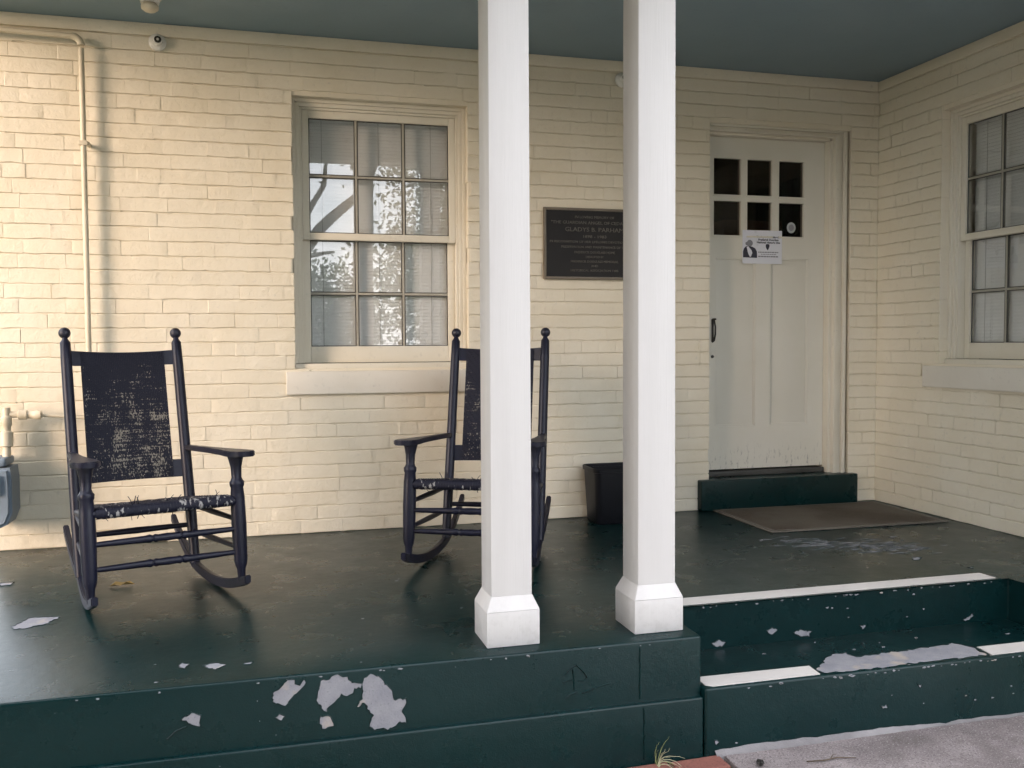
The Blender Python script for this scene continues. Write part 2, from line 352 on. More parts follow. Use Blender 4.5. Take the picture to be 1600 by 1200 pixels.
# chipped paint patches that bare the concrete, irregular thin plates in their own outline
CH = [('f', [(.025,-.049),(.046,-.039),(.056,-.028),(.069,-.016),(.085,-.012),(.098,-.015),(.1,-.03),(.115,-.031),(.129,-.018),(.129,-.036),(.118,-.047),(.097,-.065),(.083,-.079),(.068,-.099),(.041,-.09),(.026,-.081)]),
('f', [(.176,-.045),(.183,-.028),(.208,-.022),(.224,-.012),(.236,-.012),(.243,-.016),(.267,-.022),(.282,-.042),(.316,-.049),(.314,-.063),(.288,-.065),(.286,-.077),(.266,-.085),(.246,-.079),(.234,-.094),(.218,-.11),(.203,-.114),(.197,-.132),(.183,-.12),(.17,-.101),(.166,-.082)]),
('f', [(.177,-.146),(.202,-.143),(.216,-.16),(.219,-.181),(.202,-.189),(.184,-.187),(.177,-.17)]),
('f', [(.318,-.052),(.324,-.034),(.346,-.016),(.362,-.028),(.382,-.036),(.386,-.051),(.402,-.065),(.418,-.091),(.42,-.114),(.462,-.118),(.46,-.141),(.447,-.164),(.462,-.178),(.465,-.199),(.441,-.192),(.416,-.21),(.4,-.216),(.384,-.21),(.356,-.213),(.34,-.197),(.342,-.177),(.349,-.161),(.333,-.139),(.323,-.113),(.305,-.132),(.297,-.125),(.315,-.1),(.318,-.076)]),
('f', [(.031,-.133),(.048,-.123),(.062,-.129),(.056,-.148)]), ('f', [(-.256,-.104),(-.222,-.086),(-.197,-.096),(-.203,-.139),(-.231,-.126)]),
('z', [(-.935,-1.486),(-.898,-1.3757),(-.842,-1.38),(-.779,-1.399),(-.811,-1.483),(-.875,-1.523),(-.92,-1.529)]),
('z', [(-.28,-2.131),(-.265,-2.105),(-.242,-2.133),(-.259,-2.161)]), ('z', [(-.198,-2.155),(-.162,-2.127),(-.122,-2.168),(-.155,-2.203)]), ('z', [(-.069,-2.169),(-.035,-2.163),(-.049,-2.187)]),
('z', [(-1.156,-.743),(-1.101,-.743),(-1.097,-.788),(-1.142,-.801)]), ('z', [(3.135,-1.506),(3.184,-1.511),(3.133,-1.565),(3.108,-1.548)]), ('z', [(3.254,-1.75),(3.296,-1.739),(3.258,-1.774)]), ('z', [(2.636,-.901),(2.644,-.916),(2.612,-.954)]), ('z', [(2.693,-1.205),(2.702,-1.235),(2.677,-1.254)]),
('r', [(2.047,-.134),(2.076,-.125),(2.1,-.138),(2.071,-.158)]), ('r', [(2.178,-.155),(2.211,-.146),(2.265,-.158),(2.255,-.178),(2.211,-.174)]), ('r', [(1.796,-.163),(1.83,-.157),(1.861,-.168),(1.841,-.184),(1.805,-.180)]), ('r', [(2.504,-.149),(2.538,-.157),(2.521,-.176)]), ('r', [(3.042,-.176),(3.089,-.150),(3.102,-.159),(3.06,-.184)]),
('t', [(2.070,-2.295),(2.213,-2.173),(2.294,-2.155),(2.305,-2.214),(2.425,-2.207),(2.513,-2.204),(2.675,-2.193),(2.80,-2.184),(2.838,-2.245),(2.825,-2.340),(2.645,-2.346),(2.433,-2.343),(2.326,-2.349),(2.188,-2.346),(2.066,-2.340)]),
('l', [(2.311,-.338),(2.336,-.334),(2.341,-.347),(2.321,-.349)]), ('l', [(2.48,-.263),(2.501,-.277),(2.49,-.282)]), ('l', [(1.60,-.385),(1.619,-.394),(1.605,-.402)])]
PL = {'f': lambda a, b, h: (a, -2.33 - h, b), 'z': lambda a, b, h: (a, b, h), 'r': lambda a, b, h: (a, -1.96 - h, b), 't': lambda a, b, h: (a, b, -.19 + h), 'l': lambda a, b, h: (a, -2.36 - h, b)}
def ragged(poly, amp, step):
    out = []
    for i, p in enumerate(poly):
        q = poly[(i + 1) % len(poly)]; d = math.dist(p, q); k = max(1, int(d / step))
        for j in range(k):
            t = j / k; x = p[0] + (q[0] - p[0]) * t; y = p[1] + (q[1] - p[1]) * t
            out.append((x + random.uniform(-amp, amp), y + random.uniform(-amp, amp)))
    return out
for kd, poly in CH:
    bm = bmesh.new(); big = kd == 't'; rag = ragged(poly, .009 if big else (.0055 if kd == 'z' else .0034), .018 if big else .008)
    prism(bm, rag, -.003, .0008, PL[kd]); pc = P(fin('paint_chip', bm, 'concrete_bare'))
    bm = bmesh.new(); rp = [PL[kd](a, b, .0008) for a, b in rag]; tube(bm, rp + rp[:1], [random.uniform(.0008, .0024) for _ in range(len(rp) + 1)], 5, False)
    fin('lifted_edge', bm, 'porch_paint', pc, 60)
# faded scuffed streaks on the floor before the mat: many small slivers
bm = bmesh.new(); rnd = random.Random(3)
for i in range(150):
    t = rnd.random(); cx = 2.72 + .62 * t + rnd.gauss(0, .07); cy = -1.02 - .30 * t + rnd.gauss(0, .085); l = rnd.uniform(.012, .055); w = rnd.uniform(.004, .016)
    poly = [(cx - l, cy + rnd.uniform(-w, w)), (cx - l * .4, cy - w), (cx + l * .5, cy - w * rnd.uniform(.3, 1)), (cx + l, cy + rnd.uniform(-w, w)), (cx + l * .3, cy + w), (cx - l * .5, cy + w * rnd.uniform(.3, 1))]
    prism(bm, poly, -.002, .0006 + .00002 * (i % 20), PL['z'])
P(fin('floor_scuffs', bm, 'scuffed_paint', kind='stuff'))
# small flecks along the worn edges
bm = bmesh.new()
def flecks(kd, xs, y, dy, cnt, s0, s1):
    for _ in range(cnt):
        a = rnd.uniform(*xs); b = y + rnd.uniform(-dy, dy); s = rnd.uniform(s0, s1); m = rnd.randint(5, 7)
        prism(bm, [(a + s * rnd.uniform(.6, 2.2) * math.cos(6.283 * i / m), b + s * rnd.uniform(.4, .9) * math.sin(6.283 * i / m)) for i in range(m)], -.002, .0011, PL[kd])
flecks('r', (1.75, 3.25), -.014, .003, 30, .002, .006); flecks('t', (1.6, 3.27), -2.345, .003, 18, .002, .007); flecks('l', (1.7, 3.27), -.203, .004, 34, .002, .006)
flecks('f', (-.9, 1.5), -.013, .003, 16, .002, .005); flecks('z', (-1.2, 3.6), -1.5, .8, 26, .002, .006); flecks('r', (1.7, 3.2), -.09, .06, 6, .003, .007); flecks('l', (1.6, 3.2), -.32, .09, 9, .002, .005); flecks('t', (1.6, 3.2), -2.1, .1, 8, .003, .007)
P(fin('paint_flecks', bm, 'concrete_bare', kind='stuff'))
# caulked vertical seam and a cracked patch in the front face
bm = bmesh.new(); tube(bm, [(1.315 + .004 * noise.noise((0, 0, z * 40)), -2.330, z) for z in [-.02 - i * .01 for i in range(20)]], .0035, 6)
tube(bm, [(1.322 + .004 * noise.noise((3, 0, z * 40)), -2.352, z) for z in [-.235 - i * .01 for i in range(20)]], .0035, 6)
P(fin('seam', bm, 'porch_paint', sm=60, kind='stuff'))
bm = bmesh.new()
for a in ([(1.02,-.098),(1.045,-.075),(1.07,-.06)], [(1.07,-.06),(1.10,-.09),(1.112,-.11)], [(1.02,-.118),(1.05,-.113),(1.058,-.116)], [(1.075,-.118),(1.10,-.122),(1.115,-.108)], [(1.058,-.075),(1.061,-.11),(1.064,-.15)], [(1.03,-.178),(1.05,-.165),(1.075,-.158)], [(1.09,-.165),(1.14,-.152),(1.20,-.14)], [(-.30,-.165),(-.27,-.14),(-.24,-.13)]):
    tube(bm, [(x, -2.3305, z) for x, z in a], .0026, 6)
P(fin('paint_ridges', bm, 'porch_paint', sm=60, kind='stuff'))

# ------------------------------------------------------------------ house
house = tag(empty('brick_house', (1.3, .15, 0)), 'cream painted brick house wall with windows and door behind the porch', 'house')
def Hs(o, local=False):
    o.parent = house
    o.location = Vector(o.location) - Vector((1.3, .15, 0)); return o
CRS = .0785; ZT = 2.748
bcache = {}
def brick_mesh(Lb, var, Hb=CRS):
    key = (round(Lb / .005), var, round(Hb, 3))
    if key in bcache: return bcache[key]
    Lb = max(.02, key[0] * .005); rn = random.Random(hash(key) & 0xffff)
    g = .0017; z0, z1 = -Hb / 2 + g, Hb / 2 - g
    prof = [(z0, .09), (z0, .0022), (z0 + .002, .0), (z1 - .0045, .0), (z1, .0042), (z1, .09)]
    cols = 5 if Lb > .16 else 4; xs = [-Lb / 2 + Lb * i / (cols - 1) for i in range(cols)]
    xs = [xs[0], xs[0] + rn.uniform(.003, .007)] + xs[1:-1] + [xs[-1] - rn.uniform(.003, .007), xs[-1]]
    dep = rn.gauss(0, .0007); tilt = rn.gauss(0, .0008); endd = (max(0, rn.gauss(.0000, .0014)), max(0, rn.gauss(.0000, .0014)))
    V = []; F = []
    for i, x in enumerate(xs):
        zb = rn.gauss(0, .0016); zt = rn.gauss(0, .0016)
        for j, (z, d) in enumerate(prof):
            dd = d
            if d < .02:
                dd = d + dep + tilt * x / Lb + rn.gauss(0, .0004)
                if i == 0: dd += endd[0]
                if i == len(xs) - 1: dd += endd[1]
            V.append((x, dd, z + (zb if j < 3 else zt)))
    m = len(prof)
    for i in range(len(xs) - 1):
        for j in range(m - 1): a = i * m + j; F.append((a, a + m, a + m + 1, a + 1))
    F.append(tuple(range(m))); F.append(tuple(range((len(xs) - 1) * m, len(xs) * m))[::-1])
    me = bpy.data.meshes.new('brick'); me.from_pydata(V, [], F); bm = bmesh.new(); bm.from_mesh(me); bmesh.ops.recalc_face_normals(bm, faces=bm.faces[:]); bm.to_mesh(me); bm.free()
    smooth(me, 16); me.materials.append(M['wall_paint']); bcache[key] = me; return me
def lay(s0, s1, openings, sill_rects):
    """list of (centre s, centre z, length, height)"""
    out = []; kmax = int(round((ZT + .02) / CRS)) + 1
    rn = random.Random(11)
    for k in range(kmax):
        zc = ZT - CRS * (k + .5)
        if zc < -.02: continue
        hdr = k % 6 == 3
        Lb = .116 if hdr else .236
        s = s0 - rn.random() * Lb if k % 2 else s0 - Lb * .5 * rn.random()
        while s < s1:
            l = Lb + rn.uniform(-.014, .014); segs = [(s, s + l)]
            for (a, b, za, zb) in openings:
                if za - .02 < zc < zb + .002:
                    ns = []
                    for (p, q) in segs:
                        if q <= a or p >= b: ns.append((p, q)); continue
                        if p < a: ns.append((p, a))
                        if q > b: ns.append((b, q))
                    segs = ns
            for (p, q) in segs:
                p = max(p, s0); q = min(q, s1)
                if q - p > .018: out.append(((p + q) / 2, zc, q - p))
            s += l
    return out
def wall_backing(name, s0, s1, z1, openings, parent, th=.30):
    """solid wall behind the brick faces, cut by the openings"""
    ss = sorted({s0, s1, *[v for o in openings for v in o[:2]]}); zs = sorted({-.3, z1, *[v for o in openings for v in o[2:]]})
    bm = bmesh.new()
    for i in range(len(ss) - 1):
        for j in range(len(zs) - 1):
            cs, cz = (ss[i] + ss[i + 1]) / 2, (zs[j] + zs[j + 1]) / 2
            if any(a < cs < b and c < cz < d for a, b, c, d in openings): continue
            box(bm, (ss[i], .0080, zs[j]), (ss[i + 1], th, zs[j + 1]))
    bmesh.ops.remove_doubles(bm, verts=bm.verts[:], dist=1e-5)
    dup = {}
    for f in bm.faces: dup.setdefault(tuple(sorted(v.index for v in f.verts)), []).append(f)
    bm.verts.index_update(); dup = {}
    for f in bm.faces: dup.setdefault(tuple(sorted(v.index for v in f.verts)), []).append(f)
    bmesh.ops.delete(bm, geom=[f for fs in dup.values() if len(fs) > 1 for f in fs], context='FACES_ONLY')
    return fin(name, bm, 'wall_paint', parent)
WO = (.203, 1.215, .945, 2.486)      # window opening s0 s1 z0 z1
DO = (2.795, 3.83, .10, 2.482)
SILL = (.150, 1.265, .797, .930)
WR = (.60, 1.612, .945, 2.486); SILLR = (.478, 1.735, .797, .930)
def build_wall(s0, s1, openings, sills, mw):
    """wall mesh parented to the house with its bricks under it; mw maps (s, depth, z) to the world"""
    grow = [(a - .004, b + .004, c, d) for a, b, c, d in openings]
    w = wall_backing('brick_wall', s0, s1 + .3, H + .02, grow, None)
    w.matrix_world = mw
    w.parent = house; w.matrix_parent_inverse = Matrix.Translation(house.location).inverted()
    bricks = lay(s0, s1, openings, sills)
    bricks = [b for b in bricks if not any(a - .02 < b[0] < e + .02 and c - .01 < b[1] < d + .01 and b[0] - b[2] / 2 > a - .1 and b[0] + b[2] / 2 < e + .1 for a, e, c, d in sills)]
    sc = []
    for s, z, l in bricks:
        x, y, dpt = pix(mw @ Vector((s, 0, z))); inside = -20 < x < 1620 and -20 < y < 1220 and dpt > 0
        sc.append(((1 if inside else 0, l / max(dpt, .1) ** 2), s, z, l))
    sc.sort(key=lambda t: t[0], reverse=True)
    rest = []
    for i, (q, s, z, l) in enumerate(sc):
        var = random.randint(0, 9)
        if i < 298 and q[0] == 1:
            o = bpy.data.objects.new('brick', brick_mesh(l, var)); o.location = (s, random.uniform(-.001, .001), z); o.rotation_euler = (0, random.gauss(0, .0022), 0)
            link(o, w)
        else: rest.append((s, z, l, var))
    if rest:
        bm = bmesh.new()
        for s, z, l, var in rest:
            n0 = len(bm.verts); bm.from_mesh(brick_mesh(l, var)); bm.verts.ensure_lookup_table()
            for v in bm.verts[n0:]: v.co += Vector((s, 0, z))
        me = bpy.data.meshes.new('brick_field'); bm.to_mesh(me); bm.free(); smooth(me, 16); me.materials.append(M['wall_paint'])
        o = link(bpy.data.objects.new('brick_field', me), w); o['kind'] = 'stuff'
    return w
MB = Matrix.Identity(4)
MR = Matrix.Translation((XR, 0, 0)) @ Matrix.Rotation(rad(-90), 4, 'Z')
WL = -1.395
build_wall(WL, XR + .004, [WO, DO], [SILL], MB)
build_wall(-.0, 3.3, [WR], [SILLR], MR)
# frieze boards under the ceiling
def part_at(o, mw):
    o.matrix_world = mw @ o.matrix_world; o.parent = house; o.matrix_parent_inverse = Matrix.Translation(house.location).inverted(); return o
part_at(boxo('frieze_board', (WL, -.010, ZT + .003), (XR - .012, .010, H - .001), 'wall_paint', None, .004, 2), MB)
part_at(boxo('frieze_board', (.0, -.010, ZT + .003), (3.3, .010, H - .001), 'wall_paint', None, .004, 2), MR)
part_at(boxo('porch_ceiling', (XL - .25, -2.75, H), (XR + .3, .3, H + .12), 'ceiling_paint', None, .004, 2), MB)
part_at(boxo('porch_beam', (XL - .25, -2.34, 2.60), (XR + .02, -2.12, H - .002), 'column_paint', None, .006, 2), MB)
# porch roof above and plain rooms behind the openings
bm = bmesh.new(); prism(bm, [(-2.95, H + .125), (.4, H + 1.2), (.4, H + 1.35), (-2.95, H + .28)], XL - .4, XR + .6, lambda a, b, h: (h, a, b)); part_at(fin('porch_roof', bm, 'iron'), MB)
for nm, a, b in (('back_room', (WL + .3, .31, -.3), (XR + .3, 3.2, H - .05)),):
    bm = bmesh.new(); box(bm, a, b); bm.faces.ensure_lookup_table()
    f = [f for f in bm.faces if all(abs(v.co.y - a[1]) < 1e-5 for v in f.verts)]; bmesh.ops.delete(bm, geom=f, context='FACES_ONLY')
    part_at(fin(nm, bm, 'dark_interior'), MB)
bm = bmesh.new(); box(bm, (.35, .305, .4), (2.0, .9, H - .05)); f = [f for f in bm.faces if all(abs(v.co.y - .305) < 1e-5 for v in f.verts)]; bmesh.ops.delete(bm, geom=f, context='FACES_ONLY')
part_at(fin('side_room', bm, 'dark_interior'), MR)

paint('brown_wood', (.20, .105, .07), (.26, .14, .095), .5)
part_at(boxo('hall_cupboard', (3.30, .75, -.25), (3.78, 1.15, 1.98), 'brown_wood', None, .006, 2), MB)
# ------------------------------------------------------------------ windows
def window(op, sill, mw):
    s0, s1, z0, z1 = op
    w = empty('window'); w.matrix_world = mw @ Matrix.Translation(((s0 + s1) / 2, 0, z0)); w.parent = house; w.matrix_parent_inverse = Matrix.Translation(house.location).inverted()
    c = (s0 + s1) / 2
    def W(o): o.parent = w; o.location = Vector(o.location) - Vector((c, 0, z0)); return o
    # moulded casing: three stepped boards on each side and the head
    bm = bmesh.new()
    for k, (wd, d0) in enumerate(((.020, .060), (.022, .072), (.014, .086))):
        off = (0, .020, .042)[k]
        box(bm, (s0 + off, d0, z0 + .03), (s0 + off + wd, .17, z1 - off), .003, 2)
        box(bm, (s1 - off - wd, d0, z0 + .03), (s1 - off, .17, z1 - off), .003, 2)
        box(bm, (s0 + off + wd + .0005, d0, z1 - off - wd), (s1 - off - wd - .0005, .17, z1 - off), .003, 2)
    W(fin('casing', bm, 'trim_paint', None, 40))
    W(boxo('wood_sill', (s0 + .002, .040, z0 - .012), (s1 - .002, .17, z0 + .028), 'trim_paint', None, .004, 2))
    ia, ib = s0 + .057, s1 - .057; zt = z1 - .057; zm = 1.712; zb = z0 + .031
    def sash(nm, d, zlo, zhi, rt, rb, st):
        bm = bmesh.new(); th = .035
        box(bm, (ia, d, zlo), (ia + st, d + th, zhi), .003, 2); box(bm, (ib - st, d, zlo), (ib, d + th, zhi), .003, 2)
        box(bm, (ia + st + .0004, d, zhi - rt), (ib - st - .0004, d + th, zhi), .003, 2); box(bm, (ia + st + .0004, d, zlo), (ib - st - .0004, d + th, zlo + rb), .003, 2)
        W(fin(nm, bm, 'trim_paint', None, 40))
        ga, gb, gz0, gz1 = ia + st, ib - st, zlo + rb, zhi - rt
        mw_ = .013; pw = (gb - ga - 2 * mw_) / 3; ph = (gz1 - gz0 - mw_) / 2
        for i in range(2):
            a = ga + (i + 1) * pw + i * mw_
            W(boxo('muntin', (a, d + .010, gz0 + .0005), (a + mw_, d + .033, gz1 - .0005), 'muntin_paint', None, .003, 2))
        for i in range(3):
            a = ga + i * (pw + mw_)
            W(boxo('muntin', (a + .0005, d + .010, gz0 + ph), (a + pw - .0005, d + .033, gz0 + ph + mw_), 'muntin_paint', None, .003, 2))
        for i in range(3):
            for j in range(2):
                a = ga + i * (pw + mw_); b = gz0 + j * (ph + mw_); q = .0055
                W(boxo('pane', (a + .0008, d + .020, b + .0008), (a + pw - .0008, d + .023, b + ph - .0008), 'window_glass', None, 0))
                bm = bmesh.new()     # dark putty line round the pane
                for A, B in (((a + .0006, d + .013, b + .0006), (a + q, d + .0195, b + ph - .0006)), ((a + pw - q, d + .013, b + .0006), (a + pw - .0006, d + .0195, b + ph - .0006)), ((a + q + .0002, d + .013, b + .0006), (a + pw - q - .0002, d + .0195, b + q)), ((a + q + .0002, d + .013, b + ph - q), (a + pw - q - .0002, d + .0195, b + ph - .0006))): box(bm, A, B)
                W(fin('putty_line', bm, 'dark_bead', None))
    sash('upper_sash', .095, zm - .022, zt, .043, .040, .039)
    sash('lower_sash', .134, zb, zm + .016, .036, .095, .041)
    # venetian blind with its ladder cords
    bm = bmesh.new(); k = 0; z = zb + .03
    while z < zt - .02:
        a = [bm.verts.new((x, y, zz)) for x in (ia + .02, ib - .02) for y, zz in ((.1800, z), (.1822, z + .010), (.1862, z + .0215))]
        bm.faces.new((a[0], a[3], a[4], a[1])); bm.faces.new((a[1], a[4], a[5], a[2])); z += .0205
    W(fin('blind_slats', bm, 'blind', None, None, 'stuff'))
    for t in (.13, .5, .85):
        x = ia + (ib - ia) * t; W(boxo('blind_cord', (x - .0014, .1765, zb + .03), (x + .0014, .178, zt), 'cord', None, 0))
    W(boxo('blind_rail', (ia + .012, .174, zt - .036), (ib - .012, .215, zt - .003), 'blind', None, .003))
    bm = bmesh.new(); box(bm, (sill[0], -.022, sill[2] + .002), (sill[1], .038, sill[3]), .006, 2); W(fin('stone_sill', bm, 'sill_paint', None, 40))
    return w
window(WO, SILL, MB); window(WR, SILLR, MR)

# ------------------------------------------------------------------ door
door = empty('door', (3.28, .11, .2)); door.location = Vector((3.28, .11, .2)) - house.location; door.parent = house
def D(o): o.parent = door; o.location = Vector(o.location) - Vector((3.28, .11, .2)); return o
da, db, dz0, dz1 = 2.838, 3.702, .243, 2.42; dy = .11
cols = [(2.880, 3.076), (3.123, 3.306), (3.358, 3.546)]; rws = [(2.049, 2.284), (1.785, 2.008)]
pans = [(2.890, 3.187), (3.297, 3.583)]; pz = (.527, 1.637)
# leaf: stiles, rails and bars around the openings, one continuous board
ss = sorted({da, db, *[v for c_ in cols for v in c_], *[v for p_ in pans for v in p_]}); zs = sorted({dz0, dz1, *[v for r_ in rws for v in r_], *pz})
hole = lambda x, z: any(a < x < b and c < z < d for a, b in cols for c, d in rws) or any(a < x < b and pz[0] < z < pz[1] for a, b in pans)
bm = bmesh.new(); grid = {}
def gv(i, j, y): 
    k = (i, j, y)
    if k not in grid: grid[k] = bm.verts.new((ss[i], y, zs[j]))
    return grid[k]
for i in range(len(ss) - 1):
    for j in range(len(zs) - 1):
        if hole((ss[i] + ss[i + 1]) / 2, (zs[j] + zs[j + 1]) / 2): continue
        for y in (dy, dy + .042): bm.faces.new((gv(i, j, y), gv(i + 1, j, y), gv(i + 1, j + 1, y), gv(i, j + 1, y)))
bm.verts.index_update()
be = [e for e in bm.edges if len(e.link_faces) == 1 and abs(e.verts[0].co.y - dy) < 1e-6]
for e in be:
    a, b = e.verts
    ka = [k for k, v in grid.items() if v is a][0]; kb = [k for k, v in grid.items() if v is b][0]
    bm.faces.new((a, b, grid[(kb[0], kb[1], dy + .042)], grid[(ka[0], ka[1], dy + .042)]))
D(fin('door_leaf', bm, 'door_paint'))
for a, b in pans:
    D(boxo('panel', (a - .004, dy + .013, pz[0] - .004), (b + .004, dy + .030, pz[1] + .004), 'door_paint', None, .002))
    bm = bmesh.new(); q = .011
    for A, B in (((a, dy + .004, pz[0]), (a + q, dy + .0125, pz[1])), ((b - q, dy + .004, pz[0]), (b, dy + .0125, pz[1])), ((a + q + .0003, dy + .004, pz[0]), (b - q - .0003, dy + .0125, pz[0] + q)), ((a + q + .0003, dy + .004, pz[1] - q), (b - q - .0003, dy + .0125, pz[1]))): box(bm, A, B, .003, 2)
    D(fin('panel_moulding', bm, 'door_paint', None, 40))
for a, b in cols:
    for c_, d_ in rws:
        D(boxo('pane', (a - .003, dy + .018, c_ - .003), (b + .003, dy + .021, d_ + .003), 'door_glass', None, 0))
        D(boxo('pane_ledge', (a - .006, dy - .006, c_ - .012), (b + .006, dy + .004, c_ - .001), 'door_paint', None, .002))
# handle
bm = bmesh.new(); box(bm, (2.866, dy - .004, 1.085), (2.882, dy + .001, 1.235), .002, 2)
tube(bm, [(2.872, dy - .004, 1.235), (2.872, dy - .028, 1.225), (2.872, dy - .042, 1.185), (2.872, dy - .042, 1.135), (2.872, dy - .028, 1.095), (2.872, dy - .004, 1.085)], [.005, .0055, .006, .006, .0055, .005], 8); box(bm, (2.868, dy - .034, 1.228), (2.886, dy - .002, 1.24), .003, 1)
D(fin('handle', bm, 'iron', None, 50))
bm = bmesh.new(); lathe(bm, [(0, .010), (.7, .010), (1, .008)], (2.872, dy, .99), (2.872, dy - .010, .99)); D(fin('lock', bm, 'iron', None, 40))
# frame, moulded casing, threshold
bm = bmesh.new()
box(bm, (3.704, .055, .10), (3.728, .20, 2.422), .002); box(bm, (3.7285, .022, .10), (3.760, .20, 2.452), .004, 2); box(bm, (3.7605, .034, .10), (3.788, .20, 2.466), .004, 2); box(bm, (3.7885, .014, .10), (3.814, .20, 2.4815), .005, 2)
box(bm, (2.797, .092, .10), (2.836, .20, 2.4215), .003)
box(bm, (2.797, .055, 2.422), (3.704, .20, 2.436), .002); box(bm, (2.797, .022, 2.4365), (3.7280, .20, 2.452), .004, 2); box(bm, (2.797, .034, 2.4525), (3.7600, .20, 2.466), .004, 2); box(bm, (2.797, .014, 2.4665), (3.7880, .20, 2.4815), .004, 2)
D(fin('door_frame', bm, 'trim_paint', None, 40))
D(boxo('threshold', (2.80, .085, .1995), (3.70, .20, .232), 'dark_bead', None, .004, 2))

# ------------------------------------------------------------------ columns
def column(cx, label):
    cy = -2.157; o = tag(empty('porch_column', (cx, cy, 0)), label, 'column', 'square columns at the porch edge')
    def sq(nm, lst):
        bm = bmesh.new(); rings = []
        for hw, z in lst: rings.append([bm.verts.new((sx * hw, sy * hw, z)) for sx, sy in ((-1, -1), (1, -1), (1, 1), (-1, 1))])
        for a, b in zip(rings, rings[1:]):
            for k in range(4): bm.faces.new((a[k], a[(k + 1) % 4], b[(k + 1) % 4], b[k]))
        bm.faces.new(rings[0][::-1]); bm.faces.new(rings[-1])
        es = [e for e in bm.edges if abs(e.verts[0].co.z - e.verts[1].co.z) > .02 or nm == 'base']
        bmesh.ops.bevel(bm, geom=es, offset=.004, segments=2, profile=.5, affect='EDGES')
        fin(nm, bm, 'column_paint', o, 40)
    sq('base', [(.098, .001), (.098, .128)])
    sq('base_moulding', [(.098, .1285), (.0765, .178)])
    sq('shaft', [(.0755, .1785), (.0740, 2.54)])
    sq('capital', [(.095, 2.5405), (.095, 2.599)])
column(.862, 'white square column standing left of the other, in front of the right chair')
column(1.425, 'white square column standing right of the other, beside the steps')

